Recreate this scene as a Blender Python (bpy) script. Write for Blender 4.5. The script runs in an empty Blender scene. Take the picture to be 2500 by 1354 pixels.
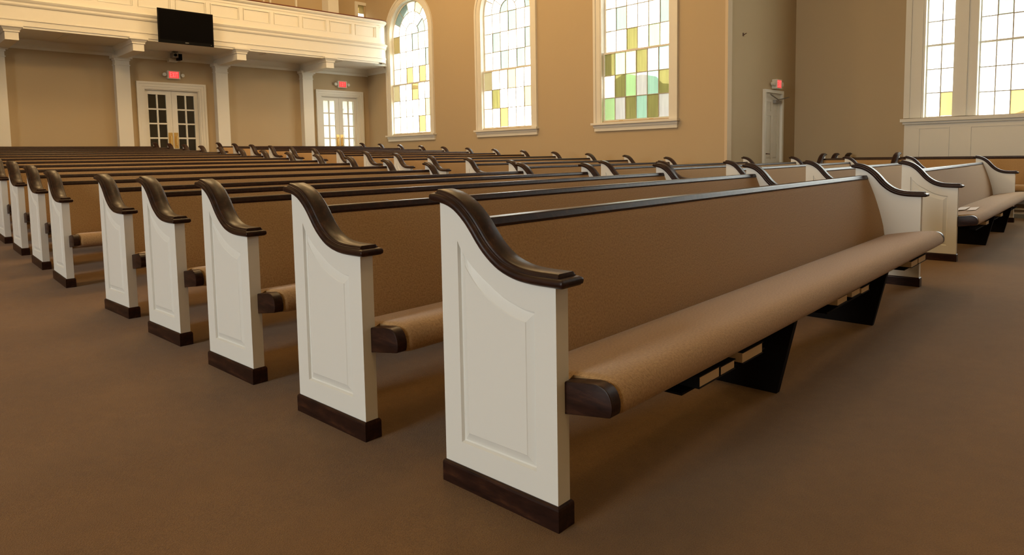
import bpy, bmesh, math, random
from mathutils import Vector, Matrix
R = math.radians
random.seed(7)
sc = bpy.context.scene
COL = sc.collection

# ------------------------------------------------------------------ camera
FPX, CY = 1636.7224, 514.171
cd = bpy.data.cameras.new('camera'); cam = bpy.data.objects.new('camera', cd); COL.objects.link(cam)
cd.sensor_fit = 'HORIZONTAL'; cd.sensor_width = 36.0
cd.lens = FPX/2500*36.0
cd.shift_y = (CY-677.0)/2500.0
yaw, pit, rol = 0.7773, 0.0803, -0.0173
F = Vector((-math.cos(yaw)*math.cos(pit), math.sin(yaw)*math.cos(pit), -math.sin(pit)))
RT = F.cross(Vector((0, 0, 1))).normalized(); UP = RT.cross(F)
R2 = RT*math.cos(rol)+UP*math.sin(rol); U2 = -RT*math.sin(rol)+UP*math.cos(rol)
m3 = Matrix((R2, U2, -F)).transposed()
cam.matrix_world = Matrix.Translation((1.1948, -1.3367, 1.049)) @ m3.to_4x4()
cd.clip_start = 0.05; cd.clip_end = 300
sc.camera = cam

# ------------------------------------------------------------------ world, exposure, lights
sc.view_settings.view_transform = 'Standard'
try: sc.view_settings.look = 'None'
except Exception: pass
sc.view_settings.gamma = 1.0
sc.view_settings.use_curve_mapping = False
sc.view_settings.exposure = 0.0
W = bpy.data.worlds.new('sky'); sc.world = W; W.use_nodes = True
bg = W.node_tree.nodes['Background']
bg.inputs['Color'].default_value = (0.97, 1.0, 0.97, 1)
bg.inputs['Strength'].default_value = 12.5

def lamp(name, kind, loc, energy, color, size=1.0, size_y=None, target=None, portal=False, spot=None):
    l = bpy.data.lights.new(name, kind); l.energy = energy; l.color = color
    if kind == 'AREA':
        l.shape = 'RECTANGLE' if size_y else 'SQUARE'; l.size = size
        if size_y: l.size_y = size_y
        if portal: l.cycles.is_portal = True
    else:
        l.shadow_soft_size = size
    o = bpy.data.objects.new(name, l); COL.objects.link(o); o.location = loc
    if target is not None:
        d = Vector(target)-Vector(loc); o.rotation_euler = d.to_track_quat('-Z', 'Y').to_euler()
    return o

WARM = (1.0, 0.66, 0.30)
# incandescent chandeliers that hang from the nave ceiling (their glow only; they hang above the frame)
for (x, y, e) in ((-3.0, 2.2, 140), (-3.6, 6.0, 35), (-8.0, 2.2, 300), (-8.0, 6.0, 280), (-12.6, 2.2, 250), (-12.6, 7.0, 230), (-8.0, -6.0, 160), (2.8, -1.0, 130)):
    lamp('chandelier_glow', 'POINT', (x, y, 6.6), e, WARM, 0.45)

# ------------------------------------------------------------------ materials
def mat(name, base, rough=0.5, spec=0.5, nodes=None, coat=0.0):
    m = bpy.data.materials.new(name); m.use_nodes = True
    nt = m.node_tree; b = nt.nodes['Principled BSDF']
    b.inputs['Base Color'].default_value = (*base, 1); b.inputs['Roughness'].default_value = rough
    b.inputs['Specular IOR Level'].default_value = spec
    if coat: b.inputs['Coat Weight'].default_value = coat; b.inputs['Coat Roughness'].default_value = 0.15
    if nodes: nodes(nt, b)
    return m
def N(nt, t, **kw):
    n = nt.nodes.new(t)
    for k, v in kw.items(): setattr(n, k, v)
    return n
def tex_co(nt, scale, kind='Object'):
    tc = N(nt, 'ShaderNodeTexCoord'); mp = N(nt, 'ShaderNodeMapping'); mp.inputs['Scale'].default_value = scale
    nt.links.new(tc.outputs[kind], mp.inputs['Vector']); return mp.outputs['Vector']
def ramp(nt, fac, stops):
    r = N(nt, 'ShaderNodeValToRGB'); cr = r.color_ramp
    cr.elements[0].position = stops[0][0]; cr.elements[0].color = (*stops[0][1], 1)
    cr.elements[1].position = stops[-1][0]; cr.elements[1].color = (*stops[-1][1], 1)
    for p, c in stops[1:-1]:
        e = cr.elements.new(p); e.color = (*c, 1)
    nt.links.new(fac, r.inputs['Fac']); return r.outputs['Color']
def noise(nt, vec, scale, detail=3, rough=0.55):
    n = N(nt, 'ShaderNodeTexNoise'); n.inputs['Scale'].default_value = scale; n.inputs['Detail'].default_value = detail
    n.inputs['Roughness'].default_value = rough; nt.links.new(vec, n.inputs['Vector']); return n.outputs['Fac']
def bump(nt, b, h, strength, dist):
    bp = N(nt, 'ShaderNodeBump'); bp.inputs['Strength'].default_value = strength; bp.inputs['Distance'].default_value = dist
    nt.links.new(h, bp.inputs['Height']); nt.links.new(bp.outputs['Normal'], b.inputs['Normal'])
def mixc(nt, fac, a, bcol, mode='MIX'):
    x = N(nt, 'ShaderNodeMix', data_type='RGBA', blend_type=mode)
    if isinstance(fac, float): x.inputs['Factor'].default_value = fac
    else: nt.links.new(fac, x.inputs['Factor'])
    for s, v in (('A', a), ('B', bcol)):
        i = [q for q in x.inputs if q.name == s and q.type == 'RGBA'][0]
        if isinstance(v, tuple): i.default_value = (*v, 1)
        else: nt.links.new(v, i)
    return [q for q in x.outputs if q.type == 'RGBA'][0]

def n_carpet(nt, b):
    v = tex_co(nt, (1, 1, 1))
    f = noise(nt, v, 260, 2, 0.7); g = noise(nt, v, 1.1, 4, 0.6); h = noise(nt, v, 18, 3, 0.6)
    c1 = ramp(nt, f, [(0.25, (0.130, 0.066, 0.019)), (0.75, (0.240, 0.131, 0.041))])
    c2 = ramp(nt, g, [(0.3, (0.80, 0.80, 0.80)), (0.7, (1.0, 1.0, 1.0))])
    c3 = ramp(nt, h, [(0.3, (0.90, 0.90, 0.90)), (0.7, (1.0, 1.0, 1.0))])
    c = mixc(nt, 1.0, c1, c2, 'MULTIPLY'); c = mixc(nt, 1.0, c, c3, 'MULTIPLY')
    nt.links.new(c, b.inputs['Base Color']); bump(nt, b, f, 0.6, 0.004)
    b.inputs['Sheen Weight'].default_value = 0.15; b.inputs['Sheen Roughness'].default_value = 0.5
def n_fabric(nt, b):
    at = N(nt, 'ShaderNodeAttribute', attribute_name='weave'); v = at.outputs['Vector']
    w = N(nt, 'ShaderNodeTexWave', wave_type='BANDS', bands_direction='Y', wave_profile='SIN'); w.inputs['Scale'].default_value = 78; w.inputs['Distortion'].default_value = 0.8; w.inputs['Detail'].default_value = 1
    nt.links.new(v, w.inputs['Vector'])
    w2 = N(nt, 'ShaderNodeTexWave', wave_type='BANDS', bands_direction='X', wave_profile='SIN'); w2.inputs['Scale'].default_value = 75; w2.inputs['Distortion'].default_value = 0.6
    nt.links.new(v, w2.inputs['Vector'])
    mu = N(nt, 'ShaderNodeMath', operation='MULTIPLY'); nt.links.new(w.outputs['Fac'], mu.inputs[0]); nt.links.new(w2.outputs['Fac'], mu.inputs[1])
    m6 = N(nt, 'ShaderNodeMath', operation='MULTIPLY'); m6.inputs[1].default_value = 0.40; nt.links.new(mu.outputs[0], m6.inputs[0]); mu = m6
    f = noise(nt, v, 120, 3, 0.7)
    ad = N(nt, 'ShaderNodeMath', operation='ADD'); nt.links.new(mu.outputs[0], ad.inputs[0]); nt.links.new(f, ad.inputs[1])
    c = ramp(nt, ad.outputs[0], [(0.26, (0.215, 0.120, 0.049)), (0.80, (0.455, 0.282, 0.126))])
    nt.links.new(c, b.inputs['Base Color']); bump(nt, b, ad.outputs[0], 0.45, 0.002)
    b.inputs['Sheen Weight'].default_value = 0.25; b.inputs['Sheen Roughness'].default_value = 0.45
def n_wood(nt, b):
    v = tex_co(nt, (14, 2.5, 14))
    f = noise(nt, v, 3.0, 6, 0.7)
    c = ramp(nt, f, [(0.32, (0.009, 0.0032, 0.0024)), (0.55, (0.027, 0.0095, 0.0055)), (0.75, (0.070, 0.026, 0.0115))])
    nt.links.new(c, b.inputs['Base Color']); bump(nt, b, f, 0.12, 0.002)
def n_wall(nt, b):
    v = tex_co(nt, (1, 1, 1)); f = noise(nt, v, 90, 3); bump(nt, b, f, 0.06, 0.003)
def n_paint(nt, b):
    v = tex_co(nt, (1, 1, 1)); f = noise(nt, v, 30, 2); bump(nt, b, f, 0.02, 0.002)
M = {}
M['carpet'] = mat('brown_carpet', (0.2, 0.1, 0.045), 0.95, 0.1, n_carpet)
M['fabric'] = mat('woven_fabric', (0.3, 0.19, 0.1), 0.9, 0.15, n_fabric)
M['wood'] = mat('dark_wood', (0.03, 0.014, 0.009), 0.37, 0.24, n_wood)
M['black_wood'] = mat('black_wood', (0.006, 0.0045, 0.004), 0.7, 0.1)
M['white'] = mat('white_pew_paint', (0.75, 0.74, 0.69), 0.42, 0.4, n_paint)
M['trim'] = mat('cream_trim_paint', (0.73, 0.695, 0.61), 0.45, 0.35, n_paint)
M['wall'] = mat('tan_wall_paint', (0.47, 0.362, 0.225), 0.85, 0.2, n_wall)
M['strip'] = mat('lit_wall_tan', (0.60, 0.48, 0.33), 0.7, 0.2)  # wall tan lightened so the strip looks lit; light put into its colour
M['ceil'] = mat('white_ceiling_paint', (0.76, 0.74, 0.68), 0.9, 0.2, n_wall)
M['tv'] = mat('black_screen', (0.0025, 0.002, 0.002), 0.6, 0.03)
M['tvbez'] = mat('black_bezel', (0.004, 0.0035, 0.0035), 0.5, 0.06)
M['grey'] = mat('grey_plastic', (0.12, 0.12, 0.11), 0.5)
M['brass'] = mat('brass', (0.72, 0.48, 0.16), 0.35, 0.5); M['brass'].node_tree.nodes['Principled BSDF'].inputs['Metallic'].default_value = 0.8
M['steel'] = mat('steel', (0.30, 0.29, 0.27), 0.4, 0.5); M['steel'].node_tree.nodes['Principled BSDF'].inputs['Metallic'].default_value = 0.8
M['bronze'] = mat('bronze', (0.09, 0.04, 0.016), 0.4, 0.5)
M['rail'] = mat('reddish_wood', (0.12, 0.030, 0.012), 0.35, 0.5, n_wood if False else None)
M['page'] = mat('cream_page', (0.72, 0.56, 0.36), 0.9, 0.1)
M['cover'] = mat('black_cover', (0.007, 0.006, 0.006), 0.6, 0.2)
M['paper'] = mat('white_paper', (0.80, 0.74, 0.72), 0.8, 0.2)
M['lead'] = mat('lead_came', (0.46, 0.41, 0.33), 0.6, 0.3)
M['plate'] = mat('white_plastic', (0.70, 0.66, 0.56), 0.5, 0.4)
M['lawn'] = mat('green_lawn', (0.05, 0.09, 0.025), 1.0, 0.0)
M['bark'] = mat('brown_bark', (0.06, 0.04, 0.025), 1.0, 0.0)
def n_leaf(nt, b):
    v = tex_co(nt, (1, 1, 1)); f = noise(nt, v, 2.2, 4, 0.7)
    nt.links.new(ramp(nt, f, [(0.3, (0.03, 0.05, 0.012)), (0.7, (0.12, 0.16, 0.04))]), b.inputs['Base Color'])
M['leaf'] = mat('green_leaves', (0.04, 0.07, 0.015), 1.0, 0.0, n_leaf)
M['roof'] = mat('brown_shingle_roof', (0.030, 0.013, 0.007), 1.0, 0.0)
M['brick'] = mat('red_brick', (0.16, 0.07, 0.05), 1.0, 0.0)
def emit(name, col, s):
    m = bpy.data.materials.new(name); m.use_nodes = True; nt = m.node_tree
    nt.nodes.remove(nt.nodes['Principled BSDF']); e = N(nt, 'ShaderNodeEmission'); e.inputs['Color'].default_value = (*col, 1); e.inputs['Strength'].default_value = s
    nt.links.new(e.outputs[0], nt.nodes['Material Output'].inputs['Surface']); return m
M['exit'] = emit('lit_red_sign_face', (1.0, 0.075, 0.065), 1.0)
M['exit_letter'] = emit('lit_sign_lettering', (1.0, 0.20, 0.17), 1.0)
def glass(name, tint, streak=0.0, haze=0.12, gloss=0.04):
    m = bpy.data.materials.new(name); m.use_nodes = True; nt = m.node_tree
    nt.nodes.remove(nt.nodes['Principled BSDF'])
    t = N(nt, 'ShaderNodeBsdfTransparent'); tl = N(nt, 'ShaderNodeBsdfTranslucent'); g = N(nt, 'ShaderNodeBsdfGlossy'); g.inputs['Roughness'].default_value = 0.15
    col = tuple(math.sqrt(c) for c in tint)     # two faces per pane
    if streak:
        v = tex_co(nt, (26, 26, 1.4)); f = noise(nt, v, 1.0, 4, 0.6)
        c = ramp(nt, f, [(0.3, tuple(x*(1-streak) for x in col)), (0.65, col)])
        nt.links.new(c, t.inputs['Color']); nt.links.new(c, tl.inputs['Color'])
    else:
        t.inputs['Color'].default_value = (*col, 1); tl.inputs['Color'].default_value = (*col, 1)
    m1 = N(nt, 'ShaderNodeMixShader'); m1.inputs[0].default_value = haze
    nt.links.new(t.outputs[0], m1.inputs[1]); nt.links.new(tl.outputs[0], m1.inputs[2])
    m2 = N(nt, 'ShaderNodeMixShader'); m2.inputs[0].default_value = gloss
    nt.links.new(m1.outputs[0], m2.inputs[1]); nt.links.new(g.outputs[0], m2.inputs[2])
    nt.links.new(m2.outputs[0], nt.nodes['Material Output'].inputs['Surface']); return m
G = {'w': glass('milky_clear_glass', (0.90, 0.92, 0.90), 0.0, 0.30), 'y': glass('pale_yellow_glass', (0.27, 0.22, 0.115), 0.05, 0.30), 'Y': glass('amber_glass', (0.215, 0.150, 0.055), 0.06, 0.30),
     'a': glass('aqua_glass', (0.125, 0.150, 0.125), 0.05, 0.30), 'A': glass('bright_aqua_glass', (0.20, 0.31, 0.235), 0.15, 0.42), 'g': glass('pale_green_glass', (0.24, 0.35, 0.16), 0.10, 0.42), 'G': glass('pale_lemon_glass', (0.36, 0.36, 0.18), 0.08, 0.42),
     'o': glass('olive_glass', (0.145, 0.125, 0.040), 0.20, 0.42), 'l': glass('grey_lilac_glass', (0.33, 0.30, 0.28), 0.16, 0.42), 'c': glass('clear_door_glass', (0.9, 0.93, 0.92), 0.0, 0.02, 0.07)}

# ------------------------------------------------------------------ mesh helpers
class MB:
    def __init__(s): s.v = []; s.f = []
    def box(s, a, b):
        x0, y0, z0 = a; x1, y1, z1 = b; k = len(s.v)
        s.v += [(x0, y0, z0), (x1, y0, z0), (x1, y1, z0), (x0, y1, z0), (x0, y0, z1), (x1, y0, z1), (x1, y1, z1), (x0, y1, z1)]
        s.f += [tuple(k+i for i in q) for q in ((0, 3, 2, 1), (4, 5, 6, 7), (0, 1, 5, 4), (1, 2, 6, 5), (2, 3, 7, 6), (3, 0, 4, 7))]; return s
    def loft(s, secs, cap=True, closed=True):
        k = len(s.v); n = len(secs[0])
        for q in secs: s.v += [tuple(p) for p in q]
        for i in range(len(secs)-1):
            for j in range(n if closed else n-1):
                a = k+i*n+j; b = k+i*n+(j+1) % n
                s.f.append((a, b, b+n, a+n))
        if cap:
            s.f.append(tuple(k+j for j in reversed(range(n)))); s.f.append(tuple(k+(len(secs)-1)*n+j for j in range(n)))
        return s
    def cyl(s, a, b, r, n=10, r2=None):
        a = Vector(a); b = Vector(b); d = (b-a).normalized(); t = d.orthogonal().normalized(); u = d.cross(t); r2 = r if r2 is None else r2
        return s.loft([[tuple(a+(t*math.cos(6.28318*i/n)+u*math.sin(6.28318*i/n))*r) for i in range(n)], [tuple(b+(t*math.cos(6.28318*i/n)+u*math.sin(6.28318*i/n))*r2) for i in range(n)]])
    def mesh(s, name, m, smooth=None, flip=False):
        me = bpy.data.meshes.new(name); me.from_pydata(s.v, [], s.f)
        bm = bmesh.new(); bm.from_mesh(me); bmesh.ops.recalc_face_normals(bm, faces=bm.faces); bm.to_mesh(me); bm.free()
        me.materials.append(m)
        if smooth:
            me.shade_smooth(); me.set_sharp_from_angle(angle=R(smooth))
        return me
    def build(s, name, m, parent=None, smooth=None):
        return link(name, s.mesh(name, m, smooth), parent)
def link(name, me, parent=None, loc=None):
    o = bpy.data.objects.new(name, me); COL.objects.link(o)
    if parent is not None: o.parent = parent
    if loc is not None: o.location = loc
    return o
def tag(o, label=None, cat=None, group=None, kind=None):
    if label: o['label'] = label
    if cat: o['category'] = cat
    if group: o['group'] = group
    if kind: o['kind'] = kind
    return o
def empty(name, loc=(0, 0, 0), rz=0.0):
    o = bpy.data.objects.new(name, None); COL.objects.link(o); o.location = loc; o.rotation_euler = (0, 0, rz); o.empty_display_size = 0.1; return o
def catmull(P, per=3):
    out = []
    for i in range(len(P)-1):
        p0 = P[max(i-1, 0)]; p1 = P[i]; p2 = P[i+1]; p3 = P[min(i+2, len(P)-1)]
        for k in range(per):
            t = k/per
            out.append(tuple(0.5*((2*b)+(-a+c)*t+(2*a-5*b+4*c-d)*t*t+(-a+3*b-3*c+d)*t**3) for a, b, c, d in zip(p0, p1, p2, p3)))
    out.append(tuple(P[-1])); return out

def plate_with_holes(outer, holes, t0, t1, axis, name, m, parent=None):
    """slab between two offsets along a wall normal; outline and holes are lists of (a, z)."""
    bm = bmesh.new()
    def P(a, z, t): return (t, a, z) if axis == 'X' else (a, t, z)
    rings = []
    for loop in [outer]+holes:
        rings.append([(bm.verts.new(P(a, z, t0)), bm.verts.new(P(a, z, t1))) for a, z in loop])
    for side in (0, 1):
        ed = []
        for r in rings:
            for i in range(len(r)):
                ed.append(bm.edges.new((r[i][side], r[(i+1) % len(r)][side])))
        bmesh.ops.triangle_fill(bm, use_beauty=True, use_dissolve=False, edges=ed)
    for r in rings:
        for i in range(len(r)):
            j = (i+1) % len(r)
            bm.faces.new((r[i][0], r[j][0], r[j][1], r[i][1]))
    bmesh.ops.recalc_face_normals(bm, faces=bm.faces)
    me = bpy.data.meshes.new(name); bm.to_mesh(me); bm.free(); me.materials.append(m)
    return link(name, me, parent)
def rect(a0, a1, z0, z1): return [(a0, z0), (a1, z0), (a1, z1), (a0, z1)]
def arch(a0, a1, z0, zs, n=24):
    c = (a0+a1)/2; r = (a1-a0)/2
    return [(a0, z0), (a1, z0)]+[(c+r*math.cos(math.pi*i/n), zs+r*math.sin(math.pi*i/n)) for i in range(n+1)]

# ------------------------------------------------------------------ room
XR, YS, XT, YT, YL, YTL, XF = -17.0, 10.35, -4.96, 13.42, -12.35, -15.4, 9.0
CEIL = 8.5
def fz(X):
    if X >= 0: return 0.0
    if X >= -4.6: return 0.034*(-X)/4.6
    if X >= -5.17: return 0.034+(0.0513-0.034)*(-4.6-X)/0.57
    return 0.0513+0.0521*(-5.17-X)
b = MB(); xs = [9.2, 0.0, -4.6, -5.17, -17.35]; 
b.loft([[(x, -15.7, fz(x)-0.25), (x, 13.75, fz(x)-0.25), (x, 13.75, fz(x)), (x, -15.7, fz(x))] for x in xs])
tag(b.build('floor', M['carpet']), 'brown carpeted church floor rising gently towards the back wall', 'floor', kind='structure')
b = MB().box((-17.4, -15.8, CEIL), (9.4, 13.8, CEIL+0.2))
tag(b.build('ceiling', M['ceil']), 'white ceiling high over the nave', 'ceiling', kind='structure')

# windows of the nave: glass openings (a0,a1) on the wall on the windowed side
ZS, ROW = 1.80, 0.471
NAVE = [(-15.70, -13.88), (-11.68, -9.97), (-7.82, -6.19)]
SPR = ZS+6*ROW
holes = [arch(a0-0.03, a1+0.03, ZS-0.03, SPR) for a0, a1 in NAVE]
o = plate_with_holes(rect(XR-0.3, XT, -0.2, CEIL), holes, YS, YS+0.35, 'Y', 'wall_right', M['wall']); tag(o, 'tan nave wall with the three arched stained glass windows', 'wall', kind='structure')
# rear wall with openings for two double doors and one gallery window
D1, D2 = (3.94, 5.24), (8.72, 9.97)
DZ = 2.89
fr = fz(XR)-0.1
DW = [(D1[0], D1[1], 2.88), (D2[0], D2[1], 2.95)]
GW = (10.06, 10.30, 5.30, 5.76)
o = plate_with_holes(rect(YL-0.3, YS+0.35, -0.2, CEIL), [rect(a0, a1, fr, z) for a0, a1, z in DW]+[rect(*GW)], XR, XR-0.3, 'X', 'wall_back', M['wall'])
tag(o, 'tan back wall behind the pews and over the gallery', 'wall', kind='structure')
o = plate_with_holes(rect(YS+0.35, YT+0.3, -0.2, CEIL), [rect(11.93, 12.69, -0.1, 2.26)], XT, XT-0.3, 'X', 'wall_transept_side', M['wall']); tag(o, 'tan transept wall with the narrow white door', 'wall', kind='structure')
TW = [(-2.47, -2.02), (-1.62, 1.62), (2.02, 2.47)]
o = plate_with_holes(rect(XT-0.3, XF, -0.2, CEIL), [rect(a0-0.03, a1+0.01, 1.66, 6.4) for a0, a1 in TW], YT, YT+0.3, 'Y', 'wall_transept_end', M['wall']); tag(o, 'shaded tan transept wall around the tall white framed windows', 'wall', kind='structure')
# the rest of the shell, behind and beside the camera
o = plate_with_holes(rect(XR-0.3, XT, -0.2, CEIL), [], YL, YL-0.35, 'Y', 'wall_left', M['wall']); tag(o, 'tan nave wall opposite the stained glass windows', 'wall', kind='structure')
o = plate_with_holes(rect(YTL-0.3, YL-0.35, -0.2, CEIL), [], XT, XT-0.3, 'X', 'wall_left_transept_side', M['wall']); tag(o, 'tan side wall of the far left transept', 'wall', kind='structure')
LT = [(-3.7, -1.35), (-1.1, 1.2)]
o = plate_with_holes(rect(XT-0.3, XF, -0.2, CEIL), [rect(a0, a1, 0.6, 8.2) for a0, a1 in LT], YTL, YTL-0.3, 'Y', 'wall_left_transept_end', M['wall']); tag(o, 'tan end wall of the left transept with tall window openings', 'wall', kind='structure')
o = plate_with_holes(rect(YTL-0.3, YT+0.3, -0.2, CEIL), [], XF, XF+0.3, 'X', 'wall_front', M['wall']); tag(o, 'tan chancel wall in front of the pews', 'wall', kind='structure')
# sky portals
for a0, a1 in NAVE: lamp('daylight_portal', 'AREA', ((a0+a1)/2, YS+0.32, (ZS+SPR+0.9)/2), 1, (1, 1, 1), a1-a0+0.1, SPR+0.95-ZS, ((a0+a1)/2, 0, (ZS+SPR+0.9)/2), True)
for a0, a1 in TW: lamp('daylight_portal', 'AREA', ((a0+a1)/2, YT+0.28, 4.03), 1, (1, 1, 1), a1-a0+0.04, 4.76, ((a0+a1)/2, 0, 4.03), True)
for a0, a1 in LT: lamp('daylight_portal', 'AREA', ((a0+a1)/2, YTL-0.28, 4.4), 1, (1, 1, 1), a1-a0+0.04, 7.64, ((a0+a1)/2, 0, 4.4), True)

# ------------------------------------------------------------------ arched windows
def sector(c, zc, r0, r1, t0, t1, n=6):
    o = [(c+r1*math.cos(t0+(t1-t0)*i/n), zc+r1*math.sin(t0+(t1-t0)*i/n)) for i in range(n+1)]
    if r0 < 1e-4: return o+[(c, zc)]
    return o+[(c+r0*math.cos(t1+(t0-t1)*i/n), zc+r0*math.sin(t1+(t0-t1)*i/n)) for i in range(n+1)]
def prism(mb, poly, y0, y1, axis='Y'):
    f = (lambda a, z, t: (a, t, z)) if axis == 'Y' else (lambda a, z, t: (t, a, z))
    return mb.loft([[f(a, z, y0) for a, z in poly], [f(a, z, y1) for a, z in poly]])
def band(c, zc, r0, r1, n=24, a0=0.0, a1=math.pi):
    return [(c+r1*math.cos(a0+(a1-a0)*i/n), zc+r1*math.sin(a0+(a1-a0)*i/n)) for i in range(n+1)], [(c+r0*math.cos(a0+(a1-a0)*i/n), zc+r0*math.sin(a0+(a1-a0)*i/n)) for i in range(n+1)]
def u_band(mb, out, inn, y0, y1):
    """strip between two open outlines of equal count, extruded y0..y1 (a rectangular section moulding)"""
    mb.loft([[(p[0], y0, p[1]), (q[0], y0, q[1]), (q[0], y1, q[1]), (p[0], y1, p[1])] for p, q in zip(out, inn)])
def arch_path(a0, a1, z0, zs, d, n=24):
    c = (a0+a1)/2; r = (a1-a0)/2+d
    return [(a1+d, z0)]+[(c+r*math.cos(math.pi*i/n), zs+r*math.sin(math.pi*i/n)) for i in range(n+1)]+[(a0-d, z0)]
def nave_window(idx, a0, a1, rows, top, label, asill=0.0):
    w = empty('window_%d' % idx, ((a0+a1)/2, YS, ZS)); tag(w, label, 'window', kind='structure')
    def put(mb, name, m, parent=w, smooth=None):
        o = mb.build(name, m, None, smooth); par = parent
        o.parent = par; o.matrix_parent_inverse = MAT[par.name]; return o
    MAT = {w.name: Matrix.Translation(-Vector(w.location))}
    cas = MB()
    u_band(cas, arch_path(a0, a1, ZS-0.10, SPR, 0.225), arch_path(a0, a1, ZS-0.10, SPR, 0.165), YS-0.055, YS+0.02)
    u_band(cas, arch_path(a0, a1, ZS-0.10, SPR, 0.17), arch_path(a0, a1, ZS-0.10, SPR, 0.05), YS-0.035, YS+0.02)
    u_band(cas, arch_path(a0, a1, ZS-0.10, SPR, 0.055), arch_path(a0, a1, ZS-0.10, SPR, 0.02), YS-0.025, YS+0.22)
    put(cas, 'casing', M['trim'], smooth=30)
    sill = MB().box((a0-0.26, YS-0.115, ZS-0.10), (a1+0.26, YS+0.2, ZS-0.055)).box((a0-0.23, YS-0.06, ZS-0.155), (a1+0.23, YS, ZS-0.10)).box((a0-0.215, YS-0.04, ZS-0.235), (a1+0.215, YS, ZS-0.155))
    put(sill, 'sill', M['trim'])
    # lower sash nearer the room, upper sash set back
    ls = MB(); zm = ZS+3*ROW; yl0, yl1, yu0, yu1 = YS+0.05, YS+0.09, YS+0.10, YS+0.14
    ls.box((a0-0.025, yl0, ZS-0.06), (a1+0.025, yl1, ZS)).box((a0, yl0, zm-0.015), (a1, yl1, zm+0.025))
    ls.box((a0-0.03, yl0, ZS), (a0, yl1, zm)).box((a1, yl0, ZS), (a1+0.03, yl1, zm))
    put(ls, 'lower_sash', M['trim'])
    us = MB(); u_band(us, arch_path(a0, a1, zm, SPR, 0.03), arch_path(a0, a1, zm, SPR, -0.012), yu0, yu1)
    put(us, 'upper_sash', M['trim'], smooth=30)
    lift = MB()
    for t in (0.27, 0.73):
        x = a0+(a1-a0)*t; lift.box((x-0.05, YS+0.03, ZS-0.045), (x+0.05, YS+0.05, ZS-0.02))
    put(lift, 'sash_lift', M['brass'])
    cw = (a1-a0)/6; t = 0.007
    came_l = MB(); came_u = MB()
    for k in range(1, 6):
        came_l.box((a0+k*cw-t, yl0+0.008, ZS), (a0+k*cw+t, yl1-0.008, zm))
        came_u.box((a0+k*cw-t, yu0+0.008, zm), (a0+k*cw+t, yu1-0.008, SPR))
    for k in (1, 2): came_l.box((a0, yl0+0.006, ZS+k*ROW-t), (a1, yl1-0.006, ZS+k*ROW+t))
    for k in (4, 5, 6): came_u.box((a0, yu0+0.006, ZS+k*ROW-t), (a1, yu1-0.006, ZS+k*ROW+t))
    c = (a0+a1)/2; rad = (a1-a0)/2; rings = [0.0, rad/3, rad*0.69, rad]
    segs = [2, 5, 7]; k = 0
    for ri in (1, 2):
        u_band(came_u, *band(c, SPR, rings[ri]-t, rings[ri]+t), yu0+0.008, yu1-0.008)
    for ri in range(3):
        n = segs[ri]
        for j in range(n):
            t0 = math.pi*j/n; t1 = math.pi*(j+1)/n
            if j:
                p = Vector((math.cos(t0), math.sin(t0))); q = Vector((-p.y, p.x))*t
                A = Vector((c, SPR))+p*rings[ri]; B = Vector((c, SPR))+p*rings[ri+1]
                prism(came_u, [tuple(A-q), tuple(B-q), tuple(B+q), tuple(A+q)], yu0+0.009, yu1-0.009)
            mb = prism(MB(), sector(c, SPR, rings[ri], rings[ri+1], t0, t1), yu0+0.017, yu0+0.022)
            put(mb, 'pane', G[top[k % len(top)]]); k += 1
    put(came_l, 'lower_came_grid', M['lead']); put(came_u, 'upper_came_grid', M['lead'])
    for r in range(6):                         # rows listed from the bottom
        for q in range(6):
            lower = r < 3; y0 = (yl0 if lower else yu0)+0.017
            z0 = ZS+r*ROW
            mb = MB().box((a0+q*cw+0.004, y0, z0+0.004), (a0+(q+1)*cw-0.004, y0+0.005, z0+ROW-0.004))
            put(mb, 'pane', G[rows[r][q]])
    return w
nave_window(1, *NAVE[0], ['wwwwYw', 'wwwwwy', 'ywwYww', 'wwywYw'.replace('y', 'Y'), 'wwwwwa', 'Ywwaww'], 'wwawwwwwwywaaw', 'tall arched window of pale panes beside the gallery front')
nave_window(2, *NAVE[1], ['wwYwww', 'wowwwy', 'ywwyww', 'wwawaw', 'wawwwa', 'wwwaww'], 'wawwawwaywwaww', 'middle arched window, mostly clear panes with some aqua and yellow')
nave_window(3, *NAVE[2], ['gloAol', 'wogAlo'.replace('Al', 'lA'), 'ogGolA', 'wwowgw', 'wawwwa', 'wwwwww'], 'wwaawwwgwwaww', 'third arched window with olive and green panes before trees')

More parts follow.
